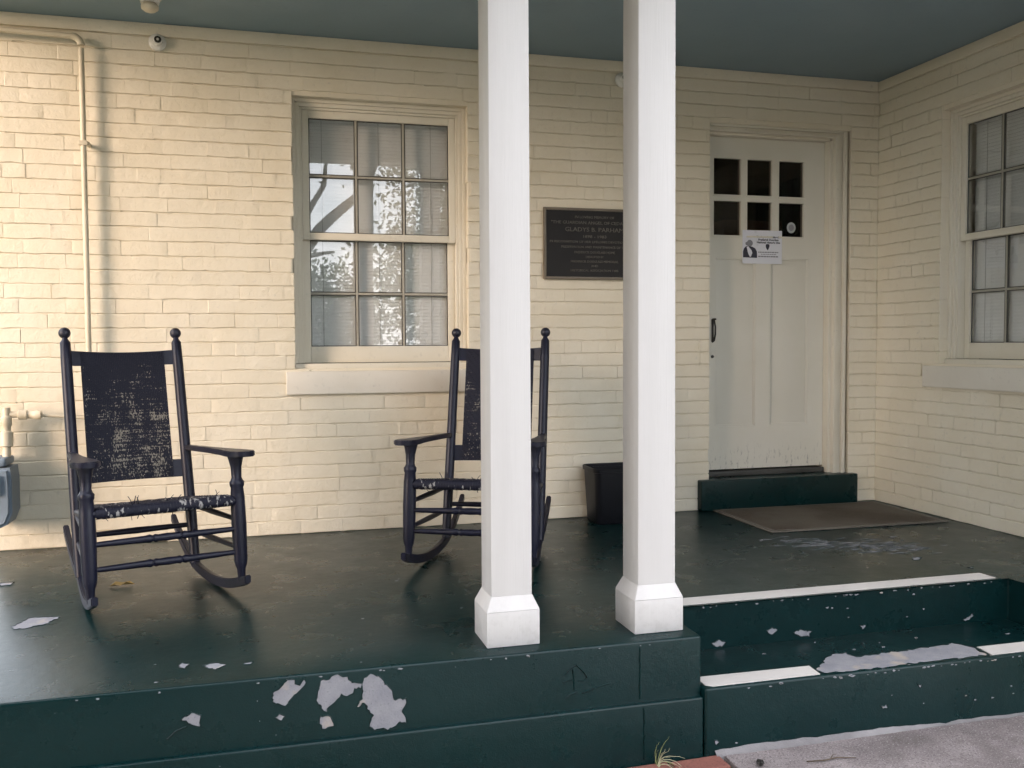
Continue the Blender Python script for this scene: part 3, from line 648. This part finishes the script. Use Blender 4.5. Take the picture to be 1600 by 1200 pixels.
# ------------------------------------------------------------------ rocking chairs
def make_chair():
    r = empty('rocking_chair'); Mn = 'navy_paint'
    UF, UB = .297, .249
    post = lambda z: -.53 - (z - .07) * .262       # depth of the back posts at height z
    pt = lambda u, d, z: (u, -d, z)                # chair faces -y in its own frame
    for s in (-1, 1):
        bm = bmesh.new()
        lathe(bm, [(0, .015), (.10, .018), (.13, .024), (.17, .028), (.45, .0315), (.66, .030), (.74, .026), (.755, .030), (.785, .031), (.80, .025), (.82, .021), (.90, .023), (.96, .030), (1, .036)], pt(s * UF, .03, .075), pt(s * UF, -.03, .612), 16)
        fin('front_leg', bm, Mn, r, 50)
        bm = bmesh.new(); a, b = .055, 1.112
        lathe(bm, [(0, .022), (.2, .0255), (.9, .0245), (.985, .023), (.993, .018), (1, .013), (1.008, .012)], pt(s * UB, post(a), a), pt(s * UB, post(b), b), 16)
        p = fin('back_post', bm, Mn, r, 50)
        bm = bmesh.new(); c = Vector(pt(s * UB, post(1.142), 1.142)); bmesh.ops.create_uvsphere(bm, u_segments=18, v_segments=12, radius=.0265, matrix=Matrix.Translation(c)); fin('finial', bm, 'chair_ball', p, 180)
        # arm: paddle board
        bm = bmesh.new(); out = []; zf = .625; back = (UB, post(.585), .590)
        prof = [(0, -.012, .024), (.15, -.012, .026), (.45, -.016, .032), (.68, -.028, .046), (.82, -.044, .060), (.93, -.046, .062), (.98, -.030, .046), (1.0, -.010, .024)]
        top = []; bot = []
        for t, i_, o_ in prof:
            d = back[1] + (.095 - back[1]) * t; z = back[2] + (zf - back[2]) * t; cx = UB + (UF - UB) * min(1, t * 1.1)
            for lst, dz in ((top, .012), (bot, -.012)): lst.append([bm.verts.new(pt(s * (cx + w_), d, z + dz)) for w_ in (i_, o_)])
        for lst in (top, bot):
            for a_, b_ in zip(lst, lst[1:]): bm.faces.new((a_[0], a_[1], b_[1], b_[0]))
        for i in range(len(prof) - 1):
            for k in (0, 1): bm.faces.new((top[i][k], top[i + 1][k], bot[i + 1][k], bot[i][k]))
        for i in (0, -1): bm.faces.new((top[i][0], top[i][1], bot[i][1], bot[i][0]))
        bmesh.ops.recalc_face_normals(bm, faces=bm.faces[:])
        bmesh.ops.bevel(bm, geom=[e for e in bm.edges if e.calc_face_angle(0) > .9], offset=.004, segments=2, affect='EDGES'); fin('arm', bm, Mn, r, 45)
        # rocker
        bm = bmesh.new(); rings = []; R = 1.05
        for k in range(25):
            d = .115 - k * (.115 + .93) / 24; z = (d + .30) ** 2 / (2 * R) + .002; hh = .043 if 1 < k < 22 else .036
            cx = UF + (UB - UF) * min(1, max(0, (.03 - d) / .56)); rings.append([bm.verts.new(pt(s * (cx + q), d, z + e)) for q, e in ((-.013, 0), (.013, 0), (.013, hh), (-.013, hh))])
        for a_, b_ in zip(rings, rings[1:]):
            for k in range(4): bm.faces.new((a_[k], a_[(k + 1) % 4], b_[(k + 1) % 4], b_[k]))
        bm.faces.new(rings[0]); bm.faces.new(rings[-1]); bmesh.ops.recalc_face_normals(bm, faces=bm.faces[:])
        bmesh.ops.bevel(bm, geom=[e for e in bm.edges if e.calc_face_angle(0) > .9], offset=.004, segments=2, affect='EDGES'); fin('rocker', bm, Mn, r, 45)
        for z in (.335, .215):
            bm = bmesh.new(); lathe(bm, [(0, .010), (.5, .0135), (1, .010)], pt(s * UF, .0, z), pt(s * UB, post(z), z - .012), 10); fin('side_stretcher', bm, Mn, r, 50)
        bm = bmesh.new(); lathe(bm, [(0, .014), (.5, .018), (1, .014)], pt(s * UF, -.01, .415), pt(s * UB, post(.33), .335), 10); fin('seat_rail', bm, Mn, r, 50)
    turned = [(0, .010), (.18, .0125), (.36, .0145), (.385, .0175), (.405, .0125), (.42, .0175), (.44, .0145), (.5, .0165), (.56, .0145), (.58, .0175), (.595, .0125), (.615, .0175), (.64, .0145), (.82, .0125), (1, .010)]
    for z in (.300, .200):
        bm = bmesh.new(); lathe(bm, turned, pt(-UF, .012, z), pt(UF, .012, z), 12); fin('front_stretcher', bm, Mn, r, 50)
    bm = bmesh.new(); lathe(bm, [(0, .011), (.5, .015), (1, .011)], pt(-UB, post(.23), .23), pt(UB, post(.23), .23), 10); fin('back_stretcher', bm, Mn, r, 50)
    bm = bmesh.new(); lathe(bm, [(0, .016), (.5, .020), (1, .016)], pt(-UF, 0, .420), pt(UF, 0, .420), 12); fin('seat_rail', bm, Mn, r, 50)
    bm = bmesh.new(); lathe(bm, [(0, .014), (.5, .018), (1, .014)], pt(-UB, post(.34), .335), pt(UB, post(.34), .335), 10); fin('seat_rail', bm, Mn, r, 50)
    # curved slats of the back
    bow = lambda u: -.030 * (1 - (u / UB) ** 2)
    for z0, z1, sag in ((.990, 1.062, .012), (.455, .535, .0)):
        bm = bmesh.new(); rings = []
        for k in range(17):
            u = -UB + 2 * UB * k / 16; sg = -sag * (1 - (u / UB) ** 2)
            rings.append([bm.verts.new(pt(u, post(z) + bow(u) + e, z + (sg if z == z1 else sg * .3))) for z, e in ((z0, -.009), (z1, -.009), (z1, .009), (z0, .009))])
        for a_, b_ in zip(rings, rings[1:]):
            for k in range(4): bm.faces.new((a_[k], a_[(k + 1) % 4], b_[(k + 1) % 4], b_[k]))
        bm.faces.new(rings[0]); bm.faces.new(rings[-1]); fin('back_slat', bm, Mn, r, 40)
    # woven splint back: upright splints over and under the cross splints
    bm = bmesh.new(); WB = .186; nv = 46; nh = 62; zb0, zb1 = .462, 1.054; pw = 2 * WB / nv; rn = random.Random(5)
    def surf(u, z): return post(z) + bow(u)
    for i in range(nv):
        u = -WB + (i + .5) * pw; pts = []
        zt_ = zb1 - .012 * (1 - (u / UB) ** 2) + .004
        for j in range(2 * nh + 1):
            z = zb0 - .004 + (zt_ - zb0 + .004) * j / (2 * nh); ph = 1 if ((j // 2 + i) // 2) % 2 == 0 else -1
            off = .0125 if not (.99 < z or z < .535) else .0135
            pts.append(pt(u + rn.uniform(-.0004, .0004), surf(u, z) + off + (.0022 * ph if j % 2 else 0), z))
        strip(bm, pts, pw * .86, .0016)
    for j in range(nh):
        z = zb0 + (zb1 - .02 - zb0) * (j + .5) / nh
        strip(bm, [pt(-WB + 2 * WB * k / 12, surf(-WB + 2 * WB * k / 12, z) + .0120, z + .0006 * rn.uniform(-1, 1)) for k in range(13)], .0062, .0012, (0, .26, 1))
    for i in range(int(nv / 1)):   # the weave wraps round to the rear
        u = -WB + (i + .5) * pw; strip(bm, [pt(u, surf(u, z) - .0125, z) for z in (zb0, .6, .75, .9, zb1 - .012)], pw * .95, .0016)
    for z in (zb0 - .004, ):
        strip(bm, [pt(-WB + 2 * WB * k / 12, surf(-WB + 2 * WB * k / 12, z), z) for k in range(13)], .028, .002, (0, 1, 0))
    strip(bm, [pt(-WB + 2 * WB * k / 12, surf(-WB + 2 * WB * k / 12, 1.06), zb1 + .006 - .012 * (1 - ((-WB + 2 * WB * k / 12) / UB) ** 2)) for k in range(13)], .030, .002, (0, 1, 0))
    fin('woven_back', bm, 'woven_splint', r, 60, 'stuff')
    # woven seat with a sag, splints wrapped over the front rail
    bm = bmesh.new(); ns = 42
    for i in range(ns):
        t = (i + .5) / ns; pts = []
        uf = -.268 + .536 * t; ub = -.225 + .45 * t
        for d, z in ((.002, .398), (.018, .405), (.0235, .420), (.016, .438), (0, .4435)): pts.append((uf, d, z))
        for k in range(1, 14):
            q = k / 13; sag = .028 * math.sin(math.pi * q) * math.sin(math.pi * t); pts.append((uf + (ub - uf) * q, (post(.36) + .02) * q, .4435 - .082 * q - sag))
        strip(bm, [pt(a, b + (.0007 if i % 2 else 0), c + rn.uniform(-.0012, .0012)) for a, b, c in pts], .0122, .0018)
    for k in range(34):
        q = (k + .5) / 34
        strip(bm, [pt((-.262 + .524 * t) * (1 - .16 * q), (post(.36) + .02) * q, .4458 - .082 * q - .022 * math.sin(math.pi * q) * math.sin(math.pi * t) + (.0012 if (int(t * 16) + k) % 2 else -.0012)) for t in [m / 16 for m in range(17)]], .0115, .0014, (0, 1, 0))
    fin('woven_seat', bm, 'seat_splint', r, 60, 'stuff')
    bm = bmesh.new()
    for i in range(16):     # broken splint ends
        u = rn.uniform(-.25, .25); up = 1 if rn.random() < .7 else -1; h = rn.uniform(.012, .040); lean = rn.uniform(-.018, .018); d = rn.uniform(-.05, .012)
        z = .446 if up > 0 else .402
        strip(bm, [pt(u, d, z - .004 * up), pt(u + lean * .4, d + .004, z + up * h * .5), pt(u + lean, d + .002, z + up * h)], rn.uniform(.002, .004), .0012)
    fin('loose_splint', bm, 'navy_paint', r, None, 'stuff')
    return r
chair1 = make_chair()
def copy_tree(o, parent=None):
    c = o.copy(); C.objects.link(c); c.parent = parent
    for ch in list(o.children): copy_tree(ch, c)
    return c
chair2 = copy_tree(chair1)
chair1.location = (-.375, -1.391, 0); chair1.rotation_euler = (0, 0, .32)
tag(chair1, 'navy rocking chair with worn woven back standing free at the left', 'rocking chair', 'rocking chairs on the porch')
chair2.location = (.948, -1.200, 0); chair2.rotation_euler = (0, 0, -.433)
tag(chair2, 'navy rocking chair partly hidden behind the left white column', 'rocking chair', 'rocking chairs on the porch')

# ------------------------------------------------------------------ wall fittings
# conduit pipe
pipe = tag(empty('wall_pipe', (-.86, -.07, .72)), 'thin cream painted metal pipe running down the wall behind the left chair', 'pipe')
def PP(o): o.parent = pipe; o.location = -Vector(pipe.location); return o
yq = -.062; xq = -.868
arc = lambda cx, cz, r_, a0, a1, y: [(cx + r_ * math.cos(rad(a0 + (a1 - a0) * k / 8)), y, cz + r_ * math.sin(rad(a0 + (a1 - a0) * k / 8))) for k in range(9)]
bm = bmesh.new(); tube(bm, [(xq, yq, .735), (xq - .008 * 0, yq, 2.64)], .0145, 12); PP(fin('upright_pipe', bm, 'pipe_paint', None, 50))
bm = bmesh.new(); tube(bm, arc(xq - .045, 2.655, .045, 0, 90, yq), .0185, 12); PP(fin('elbow', bm, 'pipe_paint', None, 50))
bm = bmesh.new(); tube(bm, [(xq - .045, yq, 2.700), (-1.39, yq, 2.709)], .0145, 12); PP(fin('top_pipe', bm, 'pipe_paint', None, 50))
bm = bmesh.new(); tube(bm, [(xq, yq, .7351), (xq, yq, .715), (xq - .012, yq, .703), (xq - .03, yq, .70)], .0165, 12); PP(fin('elbow', bm, 'pipe_paint', None, 50))
bm = bmesh.new(); box(bm, (xq - .022, yq - .018, 2.135), (xq + .022, yq + .018, 2.160), .004, 2); box(bm, (xq + .010, yq - .006, 2.138), (xq + .030, .01, 2.156), .003, 1); PP(fin('pipe_clip', bm, 'pipe_paint', None, 40))
bm = bmesh.new(); tube(bm, [(xq - .03, yq, .70), (-1.115, -.085, .722)], .0085, 10); PP(fin('branch_pipe', bm, 'pipe_paint', None, 50))
# gas meter with its fittings
gm = tag(empty('gas_meter', (-1.30, -.13, .15)), 'blue grey gas meter on the wall at the left edge of the photograph', 'gas meter')
def GP(o): o.parent = gm; o.location = -Vector(gm.location); return o
bm = bmesh.new(); lathe(bm, [(0, .0), (.001, .014), (.04, .014), (.05, .024), (.22, .024), (.24, .020), (.42, .020), (.44, .026), (.66, .026), (.68, .017), (1, .017)], (-1.095, -.086, .722), (-1.262, -.10, .730), 14); GP(fin('union_fitting', bm, 'pipe_paint', None, 50))
bm = bmesh.new(); lathe(bm, [(0, .020), (.18, .020), (.2, .027), (.36, .027), (.38, .022), (.48, .022), (.5, .032), (.78, .032), (.8, .020), (1, .020)], (-1.262, -.10, .765), (-1.262, -.12, .512), 14); GP(fin('riser_fitting', bm, 'pipe_paint', None, 50))
bm = bmesh.new(); lathe(bm, [(0, .020), (.18, .020), (.2, .027), (.36, .027), (.38, .022), (.48, .022), (.5, .032), (.78, .032), (.8, .020), (1, .020)], (-1.345, -.10, .765), (-1.345, -.12, .512), 14); GP(fin('riser_fitting', bm, 'pipe_paint', None, 50))
bm = bmesh.new(); box(bm, (-1.375, -.215, .470), (-1.245, -.03, .515), .018, 3); GP(fin('meter_head', bm, 'meter_paint', None, 40))
bm = bmesh.new(); prism(bm, [(-1.38, .465), (-1.228, .465), (-1.222, .40), (-1.222, .235), (-1.245, .175), (-1.30, .148), (-1.34, .148), (-1.365, .175), (-1.385, .235), (-1.385, .40)], -.225, -.03, lambda a, b, h: (a, h, b))
bmesh.ops.recalc_face_normals(bm, faces=bm.faces[:]); bmesh.ops.bevel(bm, geom=[e for e in bm.edges if abs(e.verts[0].co.y - e.verts[1].co.y) < 1e-5], offset=.016, segments=3, affect='EDGES'); GP(fin('meter_body', bm, 'meter_paint', None, 40))
bm = bmesh.new(); box(bm, (-1.36, -.245, .33), (-1.27, -.22, .43), .008, 2); GP(fin('dial_box', bm, 'white_porcelain', None, 40))
# lampholders
def holder(name, loc, axis, label, s=1.0):
    o = tag(empty(name, loc), label, 'lampholder', 'bare lampholders'); a = Vector(axis)
    bm = bmesh.new(); lathe(bm, [(0, .046 * s), (.3, .046 * s), (.45, .040 * s), (.55, .027 * s), (.95, .025 * s), (1, .022 * s)], (0, 0, 0), a * .045 * s, 24); fin('porcelain_base', bm, 'white_porcelain', o, 40)
    bm = bmesh.new(); lathe(bm, [(0, .0185 * s), (1, .0185 * s)], a * .0455 * s, a * .049 * s, 20); fin('socket', bm, 'iron', o, 40)
    bm = bmesh.new(); lathe(bm, [(0, .007 * s), (1, .006 * s)], a * .0492 * s, a * .053 * s, 12); fin('contact', bm, 'white_porcelain', o, 40)
holder('lampholder', (-.497, -.002, 2.715), (.12, -1, .12), 'round white bare lampholder high on the wall right of the pipe')
holder('lampholder', (2.190, -.002, 2.700), (.12, -1, .12), 'round white lampholder half hidden behind the right column')
o = tag(empty('ceiling_lamp', (-.490, -.425, H)), 'pale round lamp on the ceiling, cut off by the top edge', 'ceiling lamp')
bm = bmesh.new(); lathe(bm, [(0, .062), (.25, .062), (.4, .055), (.55, .048), (1, .044)], (0, 0, -.0005), (0, 0, -.040), 24); fin('lamp_base', bm, 'white_porcelain', o, 40)
bm = bmesh.new(); lathe(bm, [(0, .036), (.3, .042), (.6, .040), (.85, .026), (1, .008)], (0, 0, -.0405), (0, 0, -.085), 20); fin('lamp_globe', bm, 'pipe_paint', o, 180)
# bronze plaque
pq = tag(empty('memorial_plaque', (2.005, -.004, 1.690)), 'dark bronze memorial plaque with lettering on the wall between the columns', 'plaque')
pw_, ph_ = .655, .434
bm = bmesh.new(); box(bm, (-pw_ / 2 + .010, -.016, -ph_ / 2 + .010), (pw_ / 2 - .010, .0, ph_ / 2 - .010), .002, 1); fin('plate', bm, 'bronze_field', pq, 40)
bm = bmesh.new(); q = .016
for A, B in (((-pw_ / 2, -.022, -ph_ / 2), (-pw_ / 2 + q, .001, ph_ / 2)), ((pw_ / 2 - q, -.022, -ph_ / 2), (pw_ / 2, .001, ph_ / 2)), ((-pw_ / 2 + q + .0003, -.022, -ph_ / 2), (pw_ / 2 - q - .0003, .001, -ph_ / 2 + q)), ((-pw_ / 2 + q + .0003, -.022, ph_ / 2 - q), (pw_ / 2 - q - .0003, .001, ph_ / 2))): box(bm, A, B, .003, 2)
fin('border', bm, 'bronze_frame', pq, 40)
for body, wd, zc, sz in (('IN LOVING MEMORY OF', .255, .162, .022), ('"THE GUARDIAN ANGEL OF CEDAR HILL"', .560, .128, .026), ('GLADYS B. PARHAM', .380, .086, .036), ('1898 - 1983', .150, .044, .024), ('IN RECOGNITION OF HER LIFELONG DEVOTION TO THE', .580, .012, .020), ('PRESERVATION AND MAINTENANCE OF THE', .430, -.020, .020), ('FREDERICK DOUGLASS HOME', .265, -.052, .020), ('DEDICATED BY', .115, -.080, .018), ('FREDERICK DOUGLASS MEMORIAL', .310, -.108, .019), ('AND', .045, -.135, .018), ('HISTORICAL ASSOCIATION 1985', .310, -.163, .019)):
    text('lettering', body, sz, 'bronze_letter', pq, (0, -.0172, zc), wd, .0012)
# paper notice on the door
nt_ = tag(empty('paper_notice', (3.234, dy - .002, 1.712)), 'white printed paper notice taped to the cream door', 'notice')
bm = bmesh.new(); box(bm, (-.146, -.0012, -.110), (.146, 0, .110)); fin('sheet', bm, 'paper', nt_)
for body, wd, zc, xc, sz in (('Thank you for visiting the', .178, .066, .045, .018), ('Frederick Douglass', .150, .048, .045, .018), ('National Historic Site', .172, .030, .045, .018)):
    text('printing', body, sz, 'ink', nt_, (xc, -.0018, zc), wd, .0003, .0006)
for zc, wd in ((-.034, .150), (-.048, .140), (-.062, .150)):
    text('printing', 'Please visit us again. Open daily', .011, 'ink_grey', nt_, (.052, -.0018, zc), wd, .0003) if False else None
bm = bmesh.new()
for zc, x0, x1, th in ((-.034, -.030, .120, .0035), (-.047, -.010, .105, .0022), (-.062, -.030, .120, .0042)):
    x = x0
    while x < x1: 
        l = random.uniform(.008, .020); box(bm, (x, -.0016, zc - th), (min(x + l, x1), -.0011, zc + th)); x += l + .003
fin('small_print', bm, 'ink_grey', nt_)
bm = bmesh.new(); prism(bm, [(.026, .018), (.034, .021), (.044, .021), (.053, .016), (.053, .004), (.046, -.012), (.039, -.021), (.031, -.010), (.025, .004)], .0011, .0017, lambda a, b, h: (a, -h, b)); fin('arrowhead_emblem', bm, 'ink', nt_)
def flat(nm, poly, h, mat): bm = bmesh.new(); prism(bm, poly, .0010, h, lambda a, b, hh: (a, -hh, b)); fin(nm, bm, mat, nt_)
flat('portrait_coat', [(-.142, -.070), (-.142, -.030), (-.136, -.012), (-.122, .002), (-.100, .006), (-.072, .0), (-.052, -.010), (-.040, -.030), (-.038, -.072)], .0014, 'ink')
flat('portrait_shirt', [(-.116, -.002), (-.104, .004), (-.092, -.010), (-.080, -.022), (-.074, -.040), (-.084, -.064), (-.092, -.066), (-.104, -.045)], .0018, 'paper')
flat('portrait_head', [(-.122, .012), (-.126, .026), (-.112, .034), (-.104, .044), (-.088, .046), (-.076, .038), (-.070, .026), (-.074, .012), (-.086, .002), (-.104, .004)], .0020, 'ink_grey')
# round decal in the lower right door pane
dc = bpy.data.objects
bm = bmesh.new(); prism(bm, [(.033 * math.cos(6.283 * k / 28), .036 * math.sin(6.283 * k / 28)) for k in range(28)], 0, .0012, lambda a, b, h: (a, -h, b)); dcl = fin('round_decal', bm, 'decal'); dcl.location = (3.462, dy + .0175, 1.848)
tag(dcl, 'pale round sticker in the lower right pane of the door', 'sticker')
bm = bmesh.new(); prism(bm, [(.020 * math.cos(6.283 * k / 20), .022 * math.sin(6.283 * k / 20)) for k in range(20)], .0012, .0016, lambda a, b, h: (a, -h, b)); fin('sticker_centre', bm, 'ink_grey', dcl)

# ------------------------------------------------------------------ waste bin, mat, leaf, weed
wb_ = tag(empty('waste_bin', (2.075, -.175, 0)), 'black plastic waste bin against the wall behind the right column', 'waste bin')
def rr(hx, hy, rad_, z, n=5): 
    out = []
    for cx, cy, a0 in ((hx - rad_, hy - rad_, 0), (-hx + rad_, hy - rad_, 90), (-hx + rad_, -hy + rad_, 180), (hx - rad_, -hy + rad_, 270)):
        for k in range(n): a = rad(a0 + 90 * k / (n - 1)); out.append((cx + rad_ * math.cos(a), cy + rad_ * math.sin(a), z))
    return out
def loft(bm, loops, cap0=True, cap1=True):
    R_ = [[bm.verts.new(p) for p in l] for l in loops]
    for a, b in zip(R_, R_[1:]):
        for k in range(len(a)): bm.faces.new((a[k], a[(k + 1) % len(a)], b[(k + 1) % len(a)], b[k]))
    if cap0: bm.faces.new(R_[0][::-1])
    if cap1: bm.faces.new(R_[-1])
bm = bmesh.new(); loft(bm, [rr(.145, .100, .03, .002), rr(.150, .104, .035, .012), rr(.166, .120, .04, .322), rr(.160, .114, .038, .322), rr(.146, .100, .032, .02)]); fin('bin_body', bm, 'black_plastic', wb_, 40)
bm = bmesh.new(); loft(bm, [rr(.167, .121, .041, .312), rr(.174, .128, .045, .314), rr(.175, .129, .045, .337), rr(.170, .124, .042, .341), rr(.163, .117, .040, .337), rr(.162, .116, .040, .317)], False, False); fin('rim', bm, 'black_plastic', wb_, 40)
mat_ = tag(empty('doormat', (3.38, -.43, 0)), 'worn brown doormat on the porch floor before the door step', 'doormat'); mat_.rotation_euler = (0, 0, -.015)
bm = bmesh.new(); box(bm, (-.555, -.325, .001), (.555, .345, .011), .003, 1); bmesh.ops.subdivide_edges(bm, edges=bm.edges[:], cuts=6, use_grid_fill=True); fin('coir_field', bm, 'coir', mat_, 40)
bm = bmesh.new(); 
for A, B in (((-.59, -.355, .001), (-.5555, .37, .009)), ((.5555, -.355, .001), (.59, .37, .009)), ((-.555, -.355, .001), (.555, -.3255, .009)), ((-.555, .3455, .001), (.555, .37, .009))): box(bm, A, B, .002, 1)
fin('border', bm, 'mat_border', mat_, 40)
bm = bmesh.new(); lp = [(-.055, .0, .004), (-.035, -.018, .016), (-.01, -.026, .010), (.015, -.016, .022), (.05, -.008, .006), (.03, .012, .018), (.0, .022, .012), (-.03, .016, .020)]
cv = bm.verts.new((0, 0, .008)); lv = [bm.verts.new(p) for p in lp]
for k in range(len(lv)): bm.faces.new((cv, lv[k], lv[(k + 1) % len(lv)]))
lf = fin('fallen_leaf', bm, 'leaf_dry'); sd = lf.modifiers.new('t', 'SOLIDIFY'); sd.thickness = .0008; lf.location = (-.606, -.958, .001); lf.rotation_euler = (0, 0, .1)
tag(lf, 'curled yellow brown leaf on the floor under the left chair', 'leaf')
wd = tag(empty('weed', (1.36, -2.371, ZG)), 'dry straggly weed growing between porch foot and red brick edging', 'weed')
for i in range(13):
    bm = bmesh.new(); rn = random.Random(40 + i); a = rn.uniform(-.25, .95); l = rn.uniform(.04, .18); c_ = rn.uniform(-.2, 2.2)
    pts = []
    for k in range(8):
        t = k / 7; pts.append((rn.uniform(-.002, .002) + l * t * math.sin(a + c_ * t), -.004 - .05 * t * t * rn.uniform(.7, 1.1) - .01 * (i % 3), l * t * math.cos(a + c_ * t) * (1 - .25 * t)))
    tube(bm, pts, [.0019 * (1 - .75 * k / 7) for k in range(8)], 5); fin('stem', bm, 'straw' if i % 3 else 'weed_green', wd, 60)

# ------------------------------------------------------------------ trees mirrored in the panes, then unseen ones added to block light
def tree(x, y, h, r, label, fol='foliage', clear=.32, n=5200, seed=1, leaf=.22, group='trees across the lawn'):
    rn = random.Random(seed); o = tag(empty('shade_tree', (x, y, ZG - .02)), label, 'tree', group)
    bm = bmesh.new(); tr = h * .028 + .06; bend = [(0, 0)]
    for k in range(8): bend.append((bend[-1][0] + rn.uniform(-.12, .12), bend[-1][1] + rn.uniform(-.12, .12)))
    tube(bm, [(bend[k][0], bend[k][1], h * .8 * k / 8) for k in range(9)], [tr * (1.35 if k == 0 else 1 - .105 * k) for k in range(9)], 10)
    cl = []
    for k in range(13):
        z0 = h * rn.uniform(clear * .8, .72); a = rn.uniform(0, 6.283); ln = r * rn.uniform(.55, .95); up = rn.uniform(.25, .8) * ln
        p0 = Vector((0, 0, z0)); p3 = Vector((ln * math.cos(a), ln * math.sin(a), min(z0 + up, h * .95))); p1 = p0.lerp(p3, .4) + Vector((0, 0, -.08 * ln))
        tube(bm, [p0, p1, p3], [tr * .42, tr * .28, tr * .08], 6); cl += [p3, p0.lerp(p3, .7)]
    fin('trunk', bm, 'bark', o, 60)
    for _ in range(26):
        a = rn.uniform(0, 6.283); q = math.sqrt(rn.random()); zz = rn.uniform(-1, 1); e = math.sqrt(max(0, 1 - zz * zz))
        cl.append(Vector((r * q * e * math.cos(a), r * q * e * math.sin(a), h * (clear + 1) / 2 + zz * h * (1 - clear) / 2)))
    V = []; F = []
    for _ in range(n):
        c = rn.choice(cl); s = r * .30
        p = c + Vector((rn.gauss(0, s), rn.gauss(0, s), rn.gauss(0, s * .75)))
        u = Vector((rn.gauss(0, 1), rn.gauss(0, 1), rn.gauss(0, 1))).normalized(); v = u.orthogonal().normalized(); sz = leaf * rn.uniform(.6, 1.3); b = len(V)
        V += [p - u * sz, p + v * sz * .45, p + u * sz, p - v * sz * .45]; F.append((b, b + 1, b + 2, b + 3))
    me = bpy.data.meshes.new('crown'); me.from_pydata(V, [], F); me.materials.append(M[fol]); link(bpy.data.objects.new('crown', me), o)
tree(4.6, -16.5, 8.0, 1.7, 'slender leafy tree across the lawn, mirrored at the right of the left window', seed=3, n=11000, leaf=.085, clear=.22)
tree(-2.6, -13, 9.5, 2.4, 'tall tree with a leaning limb, mirrored in the upper left panes', seed=5, clear=.55, n=9000, leaf=.10)
bt = [o for o in bpy.data.objects if o.get('label', '').startswith('tall tree with a leaning')][0]
bm = bmesh.new(); tube(bm, [(0, 0, 1.6), (1.2, .2, 2.1), (2.4, .3, 2.6), (3.3, .2, 3.1), (3.8, .3, 3.8), (4.6, .5, 4.5), (5.2, .6, 5.8)], [.17, .15, .14, .15, .11, .08, .04], 9); tube(bm, [(3.4, .2, 3.2), (3.5, .1, 4.0), (3.9, .0, 4.7), (4.0, .1, 5.5)], [.09, .07, .05, .02], 7); tube(bm, [(2.2, .25, 3.0), (3.1, .1, 3.2), (4.1, -.1, 3.4)], [.10, .07, .03], 7)
fin('limb', bm, 'bark', bt, 60)
for k, (x, y, h, r) in enumerate(((-8, -52, 6.0, 4), (-1, -50, 5.2, 3.6), (5, -54, 5.8, 4), (12, -50, 7.5, 4.5), (20, -48, 7, 4.5))):
    tree(x, y, h, r, ('first', 'second', 'third', 'fourth', 'fifth')[k] + ' tree from the left in the far row across the lawn', seed=20 + k, clear=.08, n=5000, leaf=.22)
tree(-5.5, -7.4, 8.5, 2.2, 'unseen dense evergreen added to block the low sun from the porch', 'foliage_dark', .06, 9000, 8, .30)  # added out of view as sun blocker, leaving the wall's left end lit
tree(-2.9, -10.2, 8.0, 2.2, 'unseen dense evergreen added as sun blocker behind the camera to the left', 'foliage_dark', .06, 8000, 9, .30)  # second added blocker, widens the screen against the low sun
tree(-10.5, 2.5, 7.5, 2.6, 'unseen bushy tree added beyond the house end to dim light from the left', 'foliage', .06, 8000, 12, .28)  # added out of view to darken the right wall and columns' left faces
tw = tag(empty('twig', (1.98, -2.52, ZG + .004)), 'thin dark twig lying on the concrete walk before the steps', 'twig')
bm = bmesh.new(); tube(bm, [(-.09, .012, 0), (-.03, -.004, .003), (.03, .006, .002), (.10, -.012, 0)], [.0022, .0026, .0022, .0012], 6); fin('stem', bm, 'bark', tw, 60)
bm = bmesh.new(); tube(bm, [(.0, .0, .003), (.025, .022, .006), (.045, .030, .002)], [.0016, .0013, .0007], 5); fin('side_shoot', bm, 'bark', tw, 60)
dl = lf.copy(); dl.data = lf.data.copy(); dl.data.materials[0] = M['iron']; C.objects.link(dl); dl.location = (1.72, -2.475, ZG + .002); dl.rotation_euler = (0, 0, 1.1); dl.scale = (.55, .6, .6)
tag(dl, 'small dark crumpled leaf on the concrete walk near the brick edging', 'leaf')
